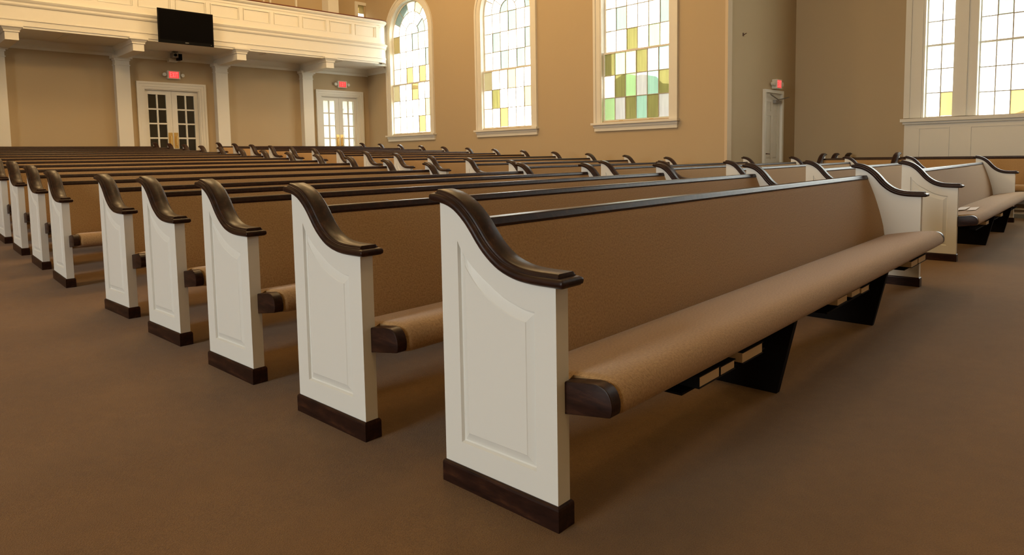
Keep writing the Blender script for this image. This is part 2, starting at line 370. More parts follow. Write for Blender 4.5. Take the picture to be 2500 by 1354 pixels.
# ------------------------------------------------------------------ transept windows (white framed, panelled below)
def transept_frame():
    t = empty('trim_1', (-2.8, YT, 0)); tag(t, 'white panelled surround and wainscot of the transept windows', 'trim', kind='structure')
    inv = Matrix.Translation(-Vector(t.location))
    def put(mb, name, m=M['trim']):
        o = mb.build(name, m); o.parent = t; o.matrix_parent_inverse = inv; return o
    y = YT
    mb = MB()
    mb.box((-2.82, y-0.06, 1.66), (-2.72, y, 6.6)).box((-2.72, y-0.035, 1.66), (-2.53, y, 6.6)).box((-2.53, y-0.02, 1.66), (-2.49, y+0.25, 6.4))
    put(mb, 'side_casing')
    mb = MB().box((-2.02+0.02, y-0.04, 1.66), (-1.64, y, 6.6)).box((-1.96, y-0.07, 1.66), (-1.79, y, 6.6)).box((-2.02, y-0.02, 1.66), (-2.0, y+0.25, 6.4)).box((-1.66, y-0.02, 1.66), (-1.64, y+0.25, 6.4))
    put(mb, 'mullion_casing')
    mb = MB().box((1.64, y-0.04, 1.66), (2.0, y, 6.6)).box((2.49, y-0.04, 1.66), (2.82, y, 6.6))
    put(mb, 'side_casing')
    mb = MB().box((-2.85, y-0.16, 1.585), (2.85, y+0.2, 1.645)).box((-2.82, y-0.10, 1.54), (2.82, y, 1.585))
    put(mb, 'sill')
    mb = MB().box((-2.80, y-0.05, 0.0), (2.80, y, 1.54)); put(mb, 'wainscot')
    for (a, b_) in ((-2.55, -2.04), (-1.71, 1.71), (2.04, 2.55)):
        mb = MB()
        for q in ((a, 1.45, b_, 1.465), (a, 0.32, b_, 0.335), (a, 0.335, a+0.015, 1.45), (b_-0.015, 0.335, b_, 1.45)):
            mb.box((q[0], y-0.062, q[1]), (q[2], y-0.05, q[3]))
        put(mb, 'panel_moulding')
    mb = MB().box((-2.81, y-0.065, 0.0), (2.81, y-0.05, 0.2)); put(mb, 'skirting')
transept_frame()
def transept_window(idx, a0, a1, ncol, zb, row, nrow, cols, label):
    w = empty('window_%d' % idx, ((a0+a1)/2, YT, zb)); tag(w, label, 'window', kind='structure'); inv = Matrix.Translation(-Vector(w.location))
    def put(mb, name, m):
        o = mb.build(name, m); o.parent = w; o.matrix_parent_inverse = inv; return o
    y0 = YT+0.10; cw = (a1-a0)/ncol; zt = zb+row*nrow
    fr_ = MB().box((a0-0.03, y0, zb-0.03), (a0, y0+0.04, zt)).box((a1, y0, zb-0.03), (a1+0.03, y0+0.04, zt)).box((a0, y0, zb-0.04), (a1, y0+0.04, zb)).box((a0, y0, zt), (a1, y0+0.04, zt+0.05))
    fr_.box((a0, y0-0.02, zb+3*row-0.018), (a1, y0+0.04, zb+3*row+0.018)); put(fr_, 'sash', M['trim'])
    cm = MB()
    for k in range(1, ncol): cm.box((a0+k*cw-0.009, y0+0.008, zb), (a0+k*cw+0.009, y0+0.032, zt))
    for k in range(1, nrow): cm.box((a0, y0+0.01, zb+k*row-0.009), (a1, y0+0.03, zb+k*row+0.009))
    put(cm, 'muntin_grid', M['lead'])
    for r in range(nrow):
        for q in range(ncol):
            c = cols.get((r, q), 'w')
            put(MB().box((a0+q*cw+0.004, y0+0.017, zb+r*row+0.004), (a0+(q+1)*cw-0.004, y0+0.022, zb+(r+1)*row-0.004)), 'pane', G[c])
transept_window(4, -2.47, -2.02, 2, 1.68, 0.447, 10, {(0, 1): 'Y', (5, 0): 'g', (4, 1): 'w'}, 'narrow white framed window with one amber pane at its foot')
transept_window(5, -1.62, 1.62, 14, 1.63, 0.452, 10, {(0, 2): 'Y', (4, 1): 'a', (3, 2): 'l', (0, 1): 'w'}, 'wide multi-paned window beyond the front pews')
# corner strip where nave wall meets transept
tag(MB().box((XT-0.02, YS-0.012, 0.0), (XT+0.035, YS+0.15, CEIL)).build('trim_2', M['strip']), 'pale corner strip where the nave wall meets the transept', 'trim', kind='structure')

# ------------------------------------------------------------------ back wall: pilasters, brackets, crown, gallery
def pilaster(yc, label):
    c = empty('column', (XR, yc, fz(XR))); tag(c, label, 'column', group='white square columns along the back wall', kind='structure'); z0 = fz(XR)
    def put(mb, name):
        return mb.build(name, M['trim'], c)
    put(MB().box((0, -0.155, -0.05), (0.20, 0.155, 3.50-z0)).box((0, -0.185, -0.05), (0.23, 0.185, 0.25)), 'shaft')
    put(MB().box((0, -0.17, 3.37-z0), (0.215, 0.17, 3.395-z0)).box((0, -0.175, 3.49-z0), (0.22, 0.175, 3.53-z0)).box((0, -0.215, 3.53-z0), (0.26, 0.215, 3.60-z0)), 'capital')
def bracket(yc, label):
    c = empty('beam', (XR, yc, 3.55)); tag(c, label, 'beam', group='white brackets carrying the gallery', kind='structure')
    MB().box((0, -0.115, 0.0), (1.52, 0.115, 0.30)).build('beam_body', M['trim'], c)
    m = MB()
    m.loft([[(0, -0.115-d, z), (1.52+d, -0.115-d, z), (1.52+d, 0.115+d, z), (0, 0.115+d, z)] for d, z in ((0.002, 0.15), (0.02, 0.16), (0.02, 0.185), (0.055, 0.24), (0.075, 0.25), (0.075, 0.29))])
    m.build('crown_moulding', M['trim'], c)
for yc, l in ((1.04, 'white column cut by the edge of the photograph'), (3.45, 'white column just before the dark-paned double door'), (5.78, 'white column between the dark door and the next wall bay'), (8.22, 'white column just before the bright-paned double door')):
    pilaster(yc, l)
for yc, l in ((1.15, 'white gallery bracket over the column at the photo edge'), (3.45, 'white gallery bracket over the column before the dark-paned door'), (5.77, 'white gallery bracket under the corner of the television'), (8.20, 'white gallery bracket nearest the arched windows')):
    bracket(yc, l)
# crown mouldings
def crown(secs_name, label, mb): tag(mb.build(secs_name, M['trim']), label, 'trim', kind='structure')
P = [(0.0, 3.60), (0.015, 3.60), (0.02, 3.66), (0.06, 3.70), (0.12, 3.78), (0.13, 3.81), (0.0, 3.81)]
crown('trim_3', 'white crown moulding along the back wall under the gallery', MB().loft([[(XR+d, y, z) for d, z in P] for y in (YL, YS)]))
crown('trim_4', 'short white crown moulding on the nave wall under the gallery', MB().loft([[(x, YS-d, z+0.03) for d, z in P] for x in (XR, -15.96)]))
# ceiling below the gallery
tag(MB().box((XR, YL, 3.80), (-15.52, 9.80, 3.86)).box((XR, 9.80, 3.80), (-15.86, YS, 3.86)).build('ceiling_under_gallery', M['ceil']), 'white ceiling on the underside of the gallery', 'ceiling', kind='structure')
# gallery front
def gallery():
    g = empty('balcony', (-15.5, 0, 3.85)); tag(g, 'white panelled gallery front running above the back pews', 'balcony', kind='structure')
    inv = Matrix.Translation(-Vector(g.location)); X = -15.5
    def put(mb, name, m=M['trim'], smooth=None):
        o = mb.build(name, m, None, smooth); o.parent = g; o.matrix_parent_inverse = inv; return o
    def run(P, m, name, smooth=None):
        # profile (offset forward, z) run along the front, then turned back to the nave wall round a rounded end
        ye, rr = 9.84, 0.34
        secs = [[(X+d, YL, z) for d, z in P]]
        for k in range(9):
            a = R(90*k/8); secs.append([(X-rr+(rr+d)*math.cos(a), ye+(rr+d)*math.sin(a), z) for d, z in P])
        e = secs[-1]
        secs.append([(X-0.60, p[1], p[2]) for p in e])
        return put(MB().loft(secs), name, m, smooth)
    run([(-0.10, 3.845), (0.0, 3.845), (0.0, 3.95), (0.018, 3.955), (0.018, 3.985), (0.0, 3.99), (0.0, 4.225), (0.02, 4.232), (0.035, 4.26), (0.035, 4.30), (0.055, 4.33), (0.07, 4.362), (0.05, 4.372), (0.0, 4.38), (0.0, 4.46), (-0.10, 4.46)], M['trim'], 'fascia')
    run([(-0.10, 4.46), (-0.015, 4.46), (-0.015, 4.90), (-0.10, 4.90)], M['trim'], 'parapet')
    run([(-0.10, 4.885), (0.0, 4.885), (0.0, 4.945), (0.03, 4.96), (0.055, 4.99), (0.06, 5.02), (-0.16, 5.02), (-0.16, 4.96)], M['trim'], 'cornice')
    run([(-0.17, 5.02), (0.065, 5.02), (0.07, 5.035), (0.06, 5.05), (-0.17, 5.05)], M['rail'], 'handrail')
    # rails and stiles that leave the parapet panels sunk
    put(MB().box((X-0.80, 9.9, 3.85), (X-0.36, YS, 4.95)), 'end_return')
    st = MB().box((X-0.02, YL, 4.46), (X, 9.86, 4.535)).box((X-0.02, YL, 4.83), (X, 9.86, 4.89))
    ys = [5.07+0.792*k for k in range(-22, 7)]
    for y in ys: st.box((X-0.02, y-0.10, 4.535), (X, y+0.0, 4.83))
    put(st, 'panel_frame')
    for y in ys:
        if y < -1.0: continue
        if y > 9.2: break
        a, c = y+0.012, min(y+0.68, 9.68)
        mb = MB()
        for q in ((a, 4.535, c, 4.552), (a, 4.813, c, 4.83), (a, 4.552, a+0.017, 4.813), (c-0.017, 4.552, c, 4.813)):
            mb.box((X-0.02, q[0], q[1]), (X+0.007, q[2], q[3]))
        put(mb, 'panel')
    put(MB().box((XR, YL, 4.05), (X-0.05, 9.8, 4.15)).box((XR, 9.8, 4.05), (X-0.4, YS, 4.15)), 'deck', M['ceil'])
gallery()
# boxed-in booth on the gallery and its back wall
tag(MB().box((-16.3, 3.4, 4.9), (-15.62, 6.04, 5.75)).build('booth', M['trim']), 'white boxed booth rising behind the gallery rail above the television', 'booth')
bw = empty('trim_5', (XR, 7.0, 4.2)); tag(bw, 'white door casing on the gallery back wall', 'trim', kind='structure')
for y in (7.09, 7.28, 8.05): MB().box((0, y-7.03, 0.0), (0.05, y-6.98, 2.6)).build('casing_strip', M['trim'], bw)
tag(MB().box((XR, 8.88, 4.15), (XR+0.35, 9.22, CEIL)).build('column', M['trim']), 'white square column standing on the gallery', 'column', kind='structure')
gw = empty('window_6', (XR, 10.18, 5.3)); tag(gw, 'small gallery window with a yellow upper pane', 'window', kind='structure')
MB().box((0, -0.20, -0.1), (0.05, -0.12, 0.46)).box((0, -0.20, 0.46), (0.05, 0.17, 0.55)).build('casing', M['trim'], gw)
MB().box((-0.03, -0.123, -0.1), (0.02, -0.095, 0.46)).build('jamb', M['trim'], gw)
MB().box((-0.02, -0.115, 0.0), (-0.015, 0.12, 0.22)).build('pane', G['w'], gw); MB().box((-0.02, -0.115, 0.23), (-0.015, 0.12, 0.46)).build('pane', G['Y'], gw)
MB().box((-0.025, -0.12, 0.218), (0.0, 0.12, 0.232)).build('glazing_bar', M['lead'], gw)
# slot vents in the gallery soffit
for (y, x0, x1, l) in ((2.16, -16.5, -15.66, 'slim slot vent in the gallery soffit farthest from the windows'), (6.48, -15.95, -15.56, 'slim slot vent in the gallery soffit past the television'), (8.67, -16.1, -15.56, 'slim slot vent in the gallery soffit near the arched windows')):
    v = empty('ceiling_vent', (x0, y, 3.79)); tag(v, l, 'vent', 'slot vents under the gallery')
    MB().box((0, -0.05, 0.0), (x1-x0, 0.05, 0.012)).build('frame', M['trim'], v); MB().box((0.01, -0.02, -0.006), (x1-x0-0.01, 0.02, 0.0)).build('diffuser', M['plate'], v)

# ------------------------------------------------------------------ double doors
def double_door(idx, a0, a1, zt, label):
    z0 = fz(XR); w = a1-a0; h = zt-z0
    d = empty('door_%d' % idx, (XR, (a0+a1)/2, z0)); tag(d, label, 'door', kind='structure')
    c = MB(); y0, y1 = -w/2, w/2
    for (q, e, t) in ((0.17, 0.12, 0.055), (0.125, 0.05, 0.04), (0.055, 0.0, 0.028)):
        c.box((0, y0-q, -0.03), (t, y0-e, h+q)).box((0, y1+e, -0.03), (t, y1+q, h+q)).box((0, y0-e, h+e), (t, y1+e, h+q))
    c.box((-0.3, y0-0.002, -0.03), (0.01, y0+0.02, h)).box((-0.3, y1-0.02, -0.03), (0.01, y1+0.002, h)).box((-0.3, y0+0.02, h-0.02), (0.01, y1-0.02, h+0.002))
    c.build('casing', M['trim'], d)
    lw = w/2-0.022
    for s in (0, 1):
        l0 = y0+0.02 if s == 0 else 0.002
        l1 = l0+lw
        leaf = MB(); X0, X1 = -0.11, -0.065
        ga, gb = l0+0.085, l1-0.095 if s == 0 else l1-0.085
        if s == 1: ga = l0+0.13
        else: gb = l1-0.13
        zb, zg = 0.28, h-0.13
        leaf.box((X0, l0, -0.03), (X1, l1, zb)).box((X0, l0, zg), (X1, l1, h-0.02)).box((X0, l0, zb), (X1, ga, zg)).box((X0, gb, zb), (X1, l1, zg))
        lf = leaf.build('leaf', M['trim'], d)
        mu = MB(); gm = (ga+gb)/2; n = 5; rh = (zg-zb)/n
        mu.box((X0+0.008, gm-0.019, zb), (X1-0.004, gm+0.019, zg))
        for k in range(1, n): mu.box((X0+0.008, ga, zb+k*rh-0.019), (X1-0.007, gb, zb+k*rh+0.019))
        mu.build('muntin', M['trim'], lf)
        for k in range(n):
            for (p0, p1) in ((ga, gm-0.019), (gm+0.019, gb)):
                MB().box((-0.09, p0+0.001, zb+k*rh+0.02), (-0.085, p1-0.001, zb+(k+1)*rh-0.02)).build('pane', G['c'], lf)
        pl = (l1-0.115, l1-0.015) if s == 0 else (l0+0.015, l0+0.115)
        MB().box((X1, pl[0], 0.74), (X1+0.006, pl[1], 1.14)).build('push_plate', M['brass'], lf)
        y = (pl[0]+pl[1])/2
        MB().cyl((X1+0.05, y, 0.80), (X1+0.05, y, 1.06), 0.011).cyl((X1, y, 0.82), (X1+0.05, y, 0.82), 0.009, 8).cyl((X1, y, 1.04), (X1+0.05, y, 1.04), 0.009, 8).build('pull_handle', M['brass'], lf, 40)
double_door(1, *DW[0], 'white double door with dark panes behind the back pews')
double_door(2, *DW[1], 'white double door with bright panes beside the nave wall')
# vestibules behind the doors
ves = MB().box((-20.6, 2.0, 0.35), (XR-0.3, 12.6, 0.60)).box((-20.6, 2.0, 3.4), (XR-0.3, 12.6, 3.5)).box((-20.7, 2.0, 0.4), (-20.6, 7.4, 3.5)).box((-20.7, 2.0, 0.4), (XR-0.3, 1.9, 3.5)).box((-20.6, 7.3, 0.4), (XR-0.3, 7.4, 3.5))
tag(ves.build('wall_vestibule', M['trim']), 'cream vestibule walls seen through the door panes', 'wall', kind='structure')
o = plate_with_holes(rect(7.4, 12.6, 0.4, 3.5), [rect(11.20, 11.62, 1.35, 2.9), rect(11.80, 12.15, 1.35, 2.9)], -20.6, -20.7, 'X', 'wall_vestibule_outer', M['trim'])
for a, c, z0_, z1_ in ((11.20, 11.62, 1.35, 2.9), (11.80, 12.15, 1.35, 2.9)): MB().box((-20.66, a, z0_), (-20.65, c, (z0_+z1_)/2-0.02)).build('pane', G['l'], o); MB().box((-20.66, a, (z0_+z1_)/2+0.02), (-20.65, c, z1_)).build('pane', G['l'], o); MB().box((-20.67, a, (z0_+z1_)/2-0.02), (-20.64, c, (z0_+z1_)/2+0.02)).build('sash_bar', M['trim'], o)  # grey tint added to these panes to dim the light in the vestibule
tag(o, 'pale outer vestibule wall with tall bright windows', 'wall', kind='structure')

# ------------------------------------------------------------------ transept door, exit signs, fittings
def transept_door():
    d = empty('door_3', (XT, 12.31, fz(XT))); tag(d, 'narrow white six-panel door in the transept corner', 'door', kind='structure')
    z0 = fz(XT); h = 2.26-z0
    MB().box((0, -0.45, -0.03), (0.045, -0.38, h+0.06)).box((0, 0.38, -0.03), (0.045, 0.45, h+0.06)).box((0, -0.38, h), (0.045, 0.38, h+0.06)).box((-0.3, -0.382, -0.03), (0.0, -0.372, h)).box((-0.3, 0.372, -0.03), (0.0, 0.382, h)).build('casing', M['trim'], d)
    lf = MB().box((-0.06, -0.372, -0.02), (-0.02, 0.372, h)).build('leaf', M['trim'], d)
    # raised rails and stiles leave six sunk panels
    r_ = MB(); X0, X1 = -0.02, -0.006
    for a, c in ((-0.372, -0.26), (-0.04, 0.04), (0.26, 0.372)): r_.box((X0, a, -0.02), (X1, c, h))
    for a, c in ((-0.02, 0.20), (0.72, 0.86), (h-0.46, h-0.37), (h-0.18, h)):
        r_.box((X0, -0.26, a), (X1, -0.04, c)).box((X0, 0.04, a), (X1, 0.26, c))
    r_.build('stile', M['trim'], lf)
    for a, c in ((-0.26, -0.04), (0.04, 0.26)):
        for zb, zt in ((0.20, 0.72), (0.86, h-0.46), (h-0.37, h-0.18)):
            MB().loft([[(-0.02, a+e, zb+e), (-0.02, c-e, zb+e), (-0.02, c-e, zt-e), (-0.02, a+e, zt-e)] for e in (0.012,)]+[[(-0.010, a+0.04, zb+0.04), (-0.010, c-0.04, zb+0.04), (-0.010, c-0.04, zt-0.04), (-0.010, a+0.04, zt-0.04)]]).build('panel', M['trim'], lf)
    hd = MB().box((-0.006, -0.345, 0.93), (0.004, -0.295, 1.14)).build('handle_plate', M['bronze'], lf)
    MB().cyl((0.0, -0.32, 0.975), (0.05, -0.32, 0.975), 0.011, 8).cyl((0.05, -0.325, 0.975), (0.05, -0.215, 0.97), 0.010, 8).build('lever', M['bronze'], lf, 40)
    cl = MB().box((-0.006, 0.04, h-0.20), (0.06, 0.30, h-0.14)).build('door_closer', M['steel'], d)
    MB().cyl((0.05, 0.17, h-0.13), (0.08, 0.62, h-0.06), 0.012, 8).cyl((0.05, 0.17, h-0.13), (0.07, -0.24, h-0.04), 0.012, 8).build('closer_arm', M['steel'], d, 40)
transept_door()

LET = {'E': [[(0, 0), (0, 1), (.7, 1), (.7, .82), (.24, .82), (.24, .6), (.62, .6), (.62, .42), (.24, .42), (.24, .18), (.7, .18), (.7, 0)]],
       'X': [[(0, 0), (.27, .5), (0, 1), (.25, 1), (.40, .70), (.55, 1), (.8, 1), (.53, .5), (.8, 0), (.55, 0), (.40, .30), (.25, 0)]],
       'I': [[(0, 0), (0, 1), (.23, 1), (.23, 0)]],
       'T': [[(0, 1), (.78, 1), (.78, .82), (.505, .82), (.505, 0), (.275, 0), (.275, .82), (0, .82)]]}
def exit_sign(X, yc, zc, label, w=0.30, hgt=0.20):
    s = empty('exit_sign', (X, yc, zc)); tag(s, label, 'exit sign', 'lit red exit signs over the doors')
    MB().box((0, -w/2, -hgt/2), (0.10, w/2, hgt/2)).build('housing', M['plate'], s)
    fw = w-0.065; MB().box((0.098, -fw/2, -hgt/2+0.018), (0.103, fw/2, hgt/2-0.018)).build('sign_face', M['exit'], s)
    adv = {'E': .9, 'X': .97, 'I': .42, 'T': .78}; sc_ = 0.125; tot = sum(adv.values())*0.062; y = -tot/2; mb = MB()
    bm = bmesh.new()
    for ch in 'EXIT':
        for poly in LET[ch]:
            vs = [bm.verts.new((0.1045, y+p[0]*0.062, (p[1]-0.5)*sc_)) for p in poly]; bm.faces.new(vs)
        y += adv[ch]*0.062
    r = bmesh.ops.extrude_face_region(bm, geom=bm.faces[:]); bmesh.ops.translate(bm, vec=(-0.002, 0, 0), verts=[e for e in r['geom'] if isinstance(e, bmesh.types.BMVert)])
    bmesh.ops.recalc_face_normals(bm, faces=bm.faces)
    me = bpy.data.meshes.new('lettering'); bm.to_mesh(me); bm.free(); me.materials.append(M['exit_letter']); link('lettering', me, s)
    for sgn in (-1, 1):
        MB().cyl((0.05, sgn*(w/2), 0.0), (0.05, sgn*(w/2+0.03), 0.0), 0.015, 8).cyl((0.02, sgn*(w/2+0.065), 0.0), (0.09, sgn*(w/2+0.065), 0.0), 0.035, 14, 0.045).build('emergency_lamp', M['plate'], s, 40)
exit_sign(XR, 4.63, 3.245, 'red exit sign over the dark-paned double door')
exit_sign(XR, 9.405, 3.305, 'red exit sign over the bright-paned double door')
exit_sign(XT, 12.40, 2.445, 'red exit sign over the narrow transept door', 0.25, 0.19)
# wall hook in the transept
h = empty('wall_hook', (XT, 11.0, 3.30)); tag(h, 'small dark wall hook above the transept door corner', 'hook')
MB().box((0, -0.02, -0.03), (0.01, 0.02, 0.03)).build('plate', M['bronze'], h); MB().cyl((0.0, 0, -0.01), (0.06, 0.02, 0.02), 0.008, 8).build('prong', M['bronze'], h)
# projector under the gallery
pj = empty('projector', (XR+0.25, 4.66, 3.80)); tag(pj, 'small grey projector bracketed under the gallery over a door', 'projector')
MB().box((-0.25, -0.14, -0.24), (-0.10, 0.06, -0.15)).build('mount_base', M['plate'], pj)
MB().cyl((0, -0.03, -0.1), (0, -0.03, 0.0), 0.02, 10).box((-0.06, -0.09, -0.012), (0.06, 0.03, 0.0)).build('ceiling_mount', M['grey'], pj)
MB().box((-0.10, -0.11, -0.15), (0.10, 0.02, -0.04)).build('body', M['steel'], pj)
MB().box((-0.08, 0.02, -0.21), (0.12, 0.10, -0.06)).build('hood', M['tvbez'], pj)
MB().cyl((0.10, -0.05, -0.095), (0.13, -0.05, -0.095), 0.035, 14).build('lens', M['tvbez'], pj, 40)
# television on the gallery front
tv = empty('television', (-15.28, 4.42, 4.14)); tag(tv, 'wide black flat television hung on the gallery front', 'television')
zc = 0.0
tvb = MB(); y0, y1, hh = -0.607, 0.607, 0.378
tvb.loft([[(-0.05, y0+0.06, -hh+0.06), (-0.05, y1-0.06, -hh+0.06), (-0.05, y1-0.06, hh-0.06), (-0.05, y0+0.06, hh-0.06)], [(-0.015, y0, -hh), (-0.015, y1, -hh), (-0.015, y1, hh), (-0.015, y0, hh)], [(0.02, y0, -hh), (0.02, y1, -hh), (0.02, y1, hh), (0.02, y0, hh)]])
tvb.build('housing', M['tvbez'], tv)
MB().box((0.018, y0+0.03, -hh+0.07), (0.0215, y1-0.03, hh-0.03)).build('screen', M['tv'], tv)
MB().box((0.02, -0.04, -hh+0.025), (0.0225, 0.04, -hh+0.045)).build('badge', M['grey'], tv)
MB().box((0.02, y1-0.07, -hh+0.03), (0.0225, y1-0.055, -hh+0.042)).build('status_light', M['grey'], tv)
MB().box((-0.16, -0.2, -0.15), (-0.05, 0.2, 0.15)).build('wall_mount', M['tvbez'], tv)
tv.rotation_euler = (0, R(1.5), 0)

# ------------------------------------------------------------------ outside
tag(MB().box((-70, -70, -0.9), (60, 70, -0.5)).build('ground', M['lawn']), 'green lawn outside the church', 'ground', kind='structure')
def tree(x, y, r, hgt, label, seed):
    rnd = random.Random(seed); t = empty('tree', (x, y, -0.5)); tag(t, label, 'tree')
    MB().cyl((0, 0, 0), (0, 0, hgt-r), 0.16, 10, 0.08).build('trunk', M['bark'], t)
    bm = bmesh.new()
    for k in range(60):
        a = rnd.uniform(0, 6.28); q = rnd.uniform(0, r*0.72); s = rnd.uniform(0.24, 0.36)*r
        mtx = Matrix.Translation((q*math.cos(a), q*math.sin(a), hgt-r+rnd.uniform(-0.75, 0.6)*r)) @ Matrix.Diagonal((s, s, s*0.9, 1))
        bmesh.ops.create_icosphere(bm, subdivisions=3, radius=1.0, matrix=mtx)
    for v in bm.verts: v.co += Vector((rnd.uniform(-1, 1), rnd.uniform(-1, 1), rnd.uniform(-1, 1)))*0.07
    me = bpy.data.meshes.new('crown'); bm.to_mesh(me); bm.free(); me.materials.append(M['leaf']); link('crown', me, t)
tree(-13.2, 19.6, 3.3, 4.9, 'broad leafy tree outside the third window', 1)
hs = empty('house', (-2.0, 32.0, -0.5)); tag(hs, 'distant brick house with a brown roof outside the wide window', 'house')
MB().box((-1.6, 0, 0), (8, 6, 2.6)).build('wall', M['brick'], hs)
MB().loft([[(-2.9, -0.6, 2.5), (8.6, -0.6, 2.5), (8.6, 6.6, 2.5), (-2.9, 6.6, 2.5)], [(0.8, 2.7, 4.2), (8.6, 2.7, 4.2), (8.6, 3.3, 4.2), (0.8, 3.3, 4.2)]]).build('roof', M['roof'], hs)

# ------------------------------------------------------------------ pews
LB, TB, T0, T1 = 0.4797, 0.0724, 0.0092, 0.063
LOW = catmull([(0.472, 0.911), (0.446, 0.906), (0.419, 0.898), (0.392, 0.885), (0.367, 0.867), (0.343, 0.845), (0.320, 0.819), (0.297, 0.791), (0.271, 0.764), (0.240, 0.739), (0.207, 0.719), (0.173, 0.706), (0.141, 0.698), (0.109, 0.694), (0.078, 0.692), (0.047, 0.6915), (0.0081, 0.6915)], 2)
def panel_mesh():
    outer = [(0.0081, 0.066), (0.4716, 0.066)]+LOW           # (v,z) ring
    g = catmull([(0.396, 0.793), (0.376, 0.761), (0.329, 0.715), (0.281, 0.685), (0.220, 0.648), (0.166, 0.628), (0.122, 0.617), (0.0855, 0.6135)], 2)
    ring0 = [(0.0855, 0.150), (0.396, 0.150)]+g
    gi = catmull([(0.366, 0.720), (0.350, 0.699), (0.313, 0.661), (0.270, 0.631), (0.216, 0.605), (0.166, 0.588), (0.132, 0.581), (0.119, 0.580)], 2)
    ringC = [(0.119, 0.185), (0.364, 0.185)]+gi
    lerp = lambda t: [(a[0]+(c[0]-a[0])*t, a[1]+(c[1]-a[1])*t) for a, c in zip(ring0, ringC)]
    rA, rB, rC, rD = lerp(0.12), lerp(0.24), ringC, lerp(1.07)
    bm = bmesh.new()
    def add(P, u): return [bm.verts.new((u, v, z)) for v, z in P]
    o0 = add(outer, T0); h0 = add(ring0, T0); hA = add(rA, T0+0.010); hB = add(rB, T0+0.0115); hC = add(rC, T0+0.0022); hD = add(rD, T0+0.0002); o1 = add(outer, T1)
    ed = []
    for r in (o0, h0):
        for i in range(len(r)): ed.append(bm.edges.new((r[i], r[(i+1) % len(r)])))
    bmesh.ops.triangle_fill(bm, use_beauty=True, use_dissolve=False, edges=ed)
    for a, c in ((h0, hA), (hA, hB), (hB, hC), (hC, hD), (o1, o0)):
        for i in range(len(a)):
            j = (i+1) % len(a); bm.faces.new((a[i], a[j], c[j], c[i]))
    bm.faces.new(hD); bm.faces.new(o1)
    bmesh.ops.recalc_face_normals(bm, faces=bm.faces)
    me = bpy.data.meshes.new('end_panel'); bm.to_mesh(me); bm.free(); me.materials.append(M['white']); return me
def cap_mesh():
    path = [(0.4785, 0.9115)]+LOW+[(-0.008, 0.6915)]
    prof = [(0.012, 0.0), (-0.003, 0.001), (-0.010, 0.005), (-0.0135, 0.011), (-0.0135, 0.018), (-0.010, 0.024), (-0.004, 0.0275), (-0.0035, 0.0305), (0.0, 0.0312), (0.002, 0.037), (0.006, 0.0398)]
    W_ = T0+T1
    prof = prof+[(W_-a, n) for a, n in reversed(prof)]
    def section(p, nrm, lo, hi, ins):
        out = []
        for a, n in prof:
            a2 = min(max(a, ins-0.0135), W_+0.0135-ins)
            n2 = min(max(n, lo), hi); out.append((a2, p[0]+nrm[0]*n2, p[1]+nrm[1]*n2))
        return out
    secs = []; n = len(path)
    for i, p in enumerate(path):
        a = Vector(path[max(i-1, 0)]); c = Vector(path[min(i+1, n-1)]); t = (c-a).normalized()
        nrm = (t.y, -t.x)
        if nrm[1] < 0: nrm = (-nrm[0], -nrm[1])
        secs.append((p, nrm, t))
    full = [section(p, nr, -1, 1, 0) for p, nr, t in secs]
    def tail(p, nr, dirv):
        o = []
        for d, lo, hi, ins in ((0.002, 0.0, 0.0310, 0.0), (0.0021, 0.0, 0.0275, 0.0), (0.012, 0.0005, 0.0272, 0.0), (0.018, 0.002, 0.0255, 0.0003), (0.022, 0.006, 0.022, 0.001), (0.0235, 0.011, 0.018, 0.002)):
            o.append(section((p[0]+dirv[0]*d, p[1]+dirv[1]*d), nr, lo, hi, ins))
        return o
    p, nr, t = secs[0]; back = tail(p, nr, (-t.x, -t.y)); p, nr, t = secs[-1]; front = tail(p, nr, (t.x, t.y))
    mb = MB().loft(list(reversed(back))+full+front)
    return mb.mesh('arm_cap', M['wood'], 38)
def base_mesh(slope):
    mb = MB(); s = slope*LB
    zt = lambda v, z: z+slope*v
    def q(u0, u1, v0, v1, z): return [(u0, v0, zt(v0, z)), (u1, v0, zt(v0, z)), (u1, v1, zt(v1, z)), (u0, v1, zt(v1, z))]
    return mb.loft([q(0, TB, 0, LB, -0.004), q(0, TB, 0, LB, 0.062), q(0.0015, TB-0.0015, 0.0015, LB-0.0015, 0.068), q(0.006, TB-0.006, 0.006, LB-0.006, 0.0725)]).mesh('plinth', M['wood'])
def block_mesh():
    P = catmull([(0.011, 0.327), (0.011, 0.412), (0.009, 0.420), (0.0, 0.4225), (-0.05, 0.4305), (-0.088, 0.4355), (-0.108, 0.4345), (-0.126, 0.428), (-0.139, 0.415), (-0.147, 0.396), (-0.149, 0.375), (-0.145, 0.357), (-0.138, 0.3515)], 2)
    c = (-0.06, 0.38)
    def sec(u, d):
        return [(u, v+(0.0 if abs(v-c[0]) < 1e-6 else math.copysign(min(d, abs(v-c[0])), c[0]-v)), z+math.copysign(d, c[1]-z)) for v, z in P]
    mb = MB().loft([sec(0.044, 0.0032), sec(0.0450, 0.0010), sec(0.0475, 0.0), sec(0.086, 0.0), sec(0.089, 0.003)])
    return mb.mesh('end_block', M['wood'], 24)
def support_mesh(slope):
    zb = lambda v: slope*v-0.004
    P = [(-0.04, zb(-0.04)), (0.36, zb(0.36)), (0.33, 0.30), (-0.115, 0.335)]
    mb = MB()
    mb.loft([[(-0.018, v, z) for v, z in P], [(0.018, v, z) for v, z in P]])
    return mb.mesh('support', M['black_wood'])
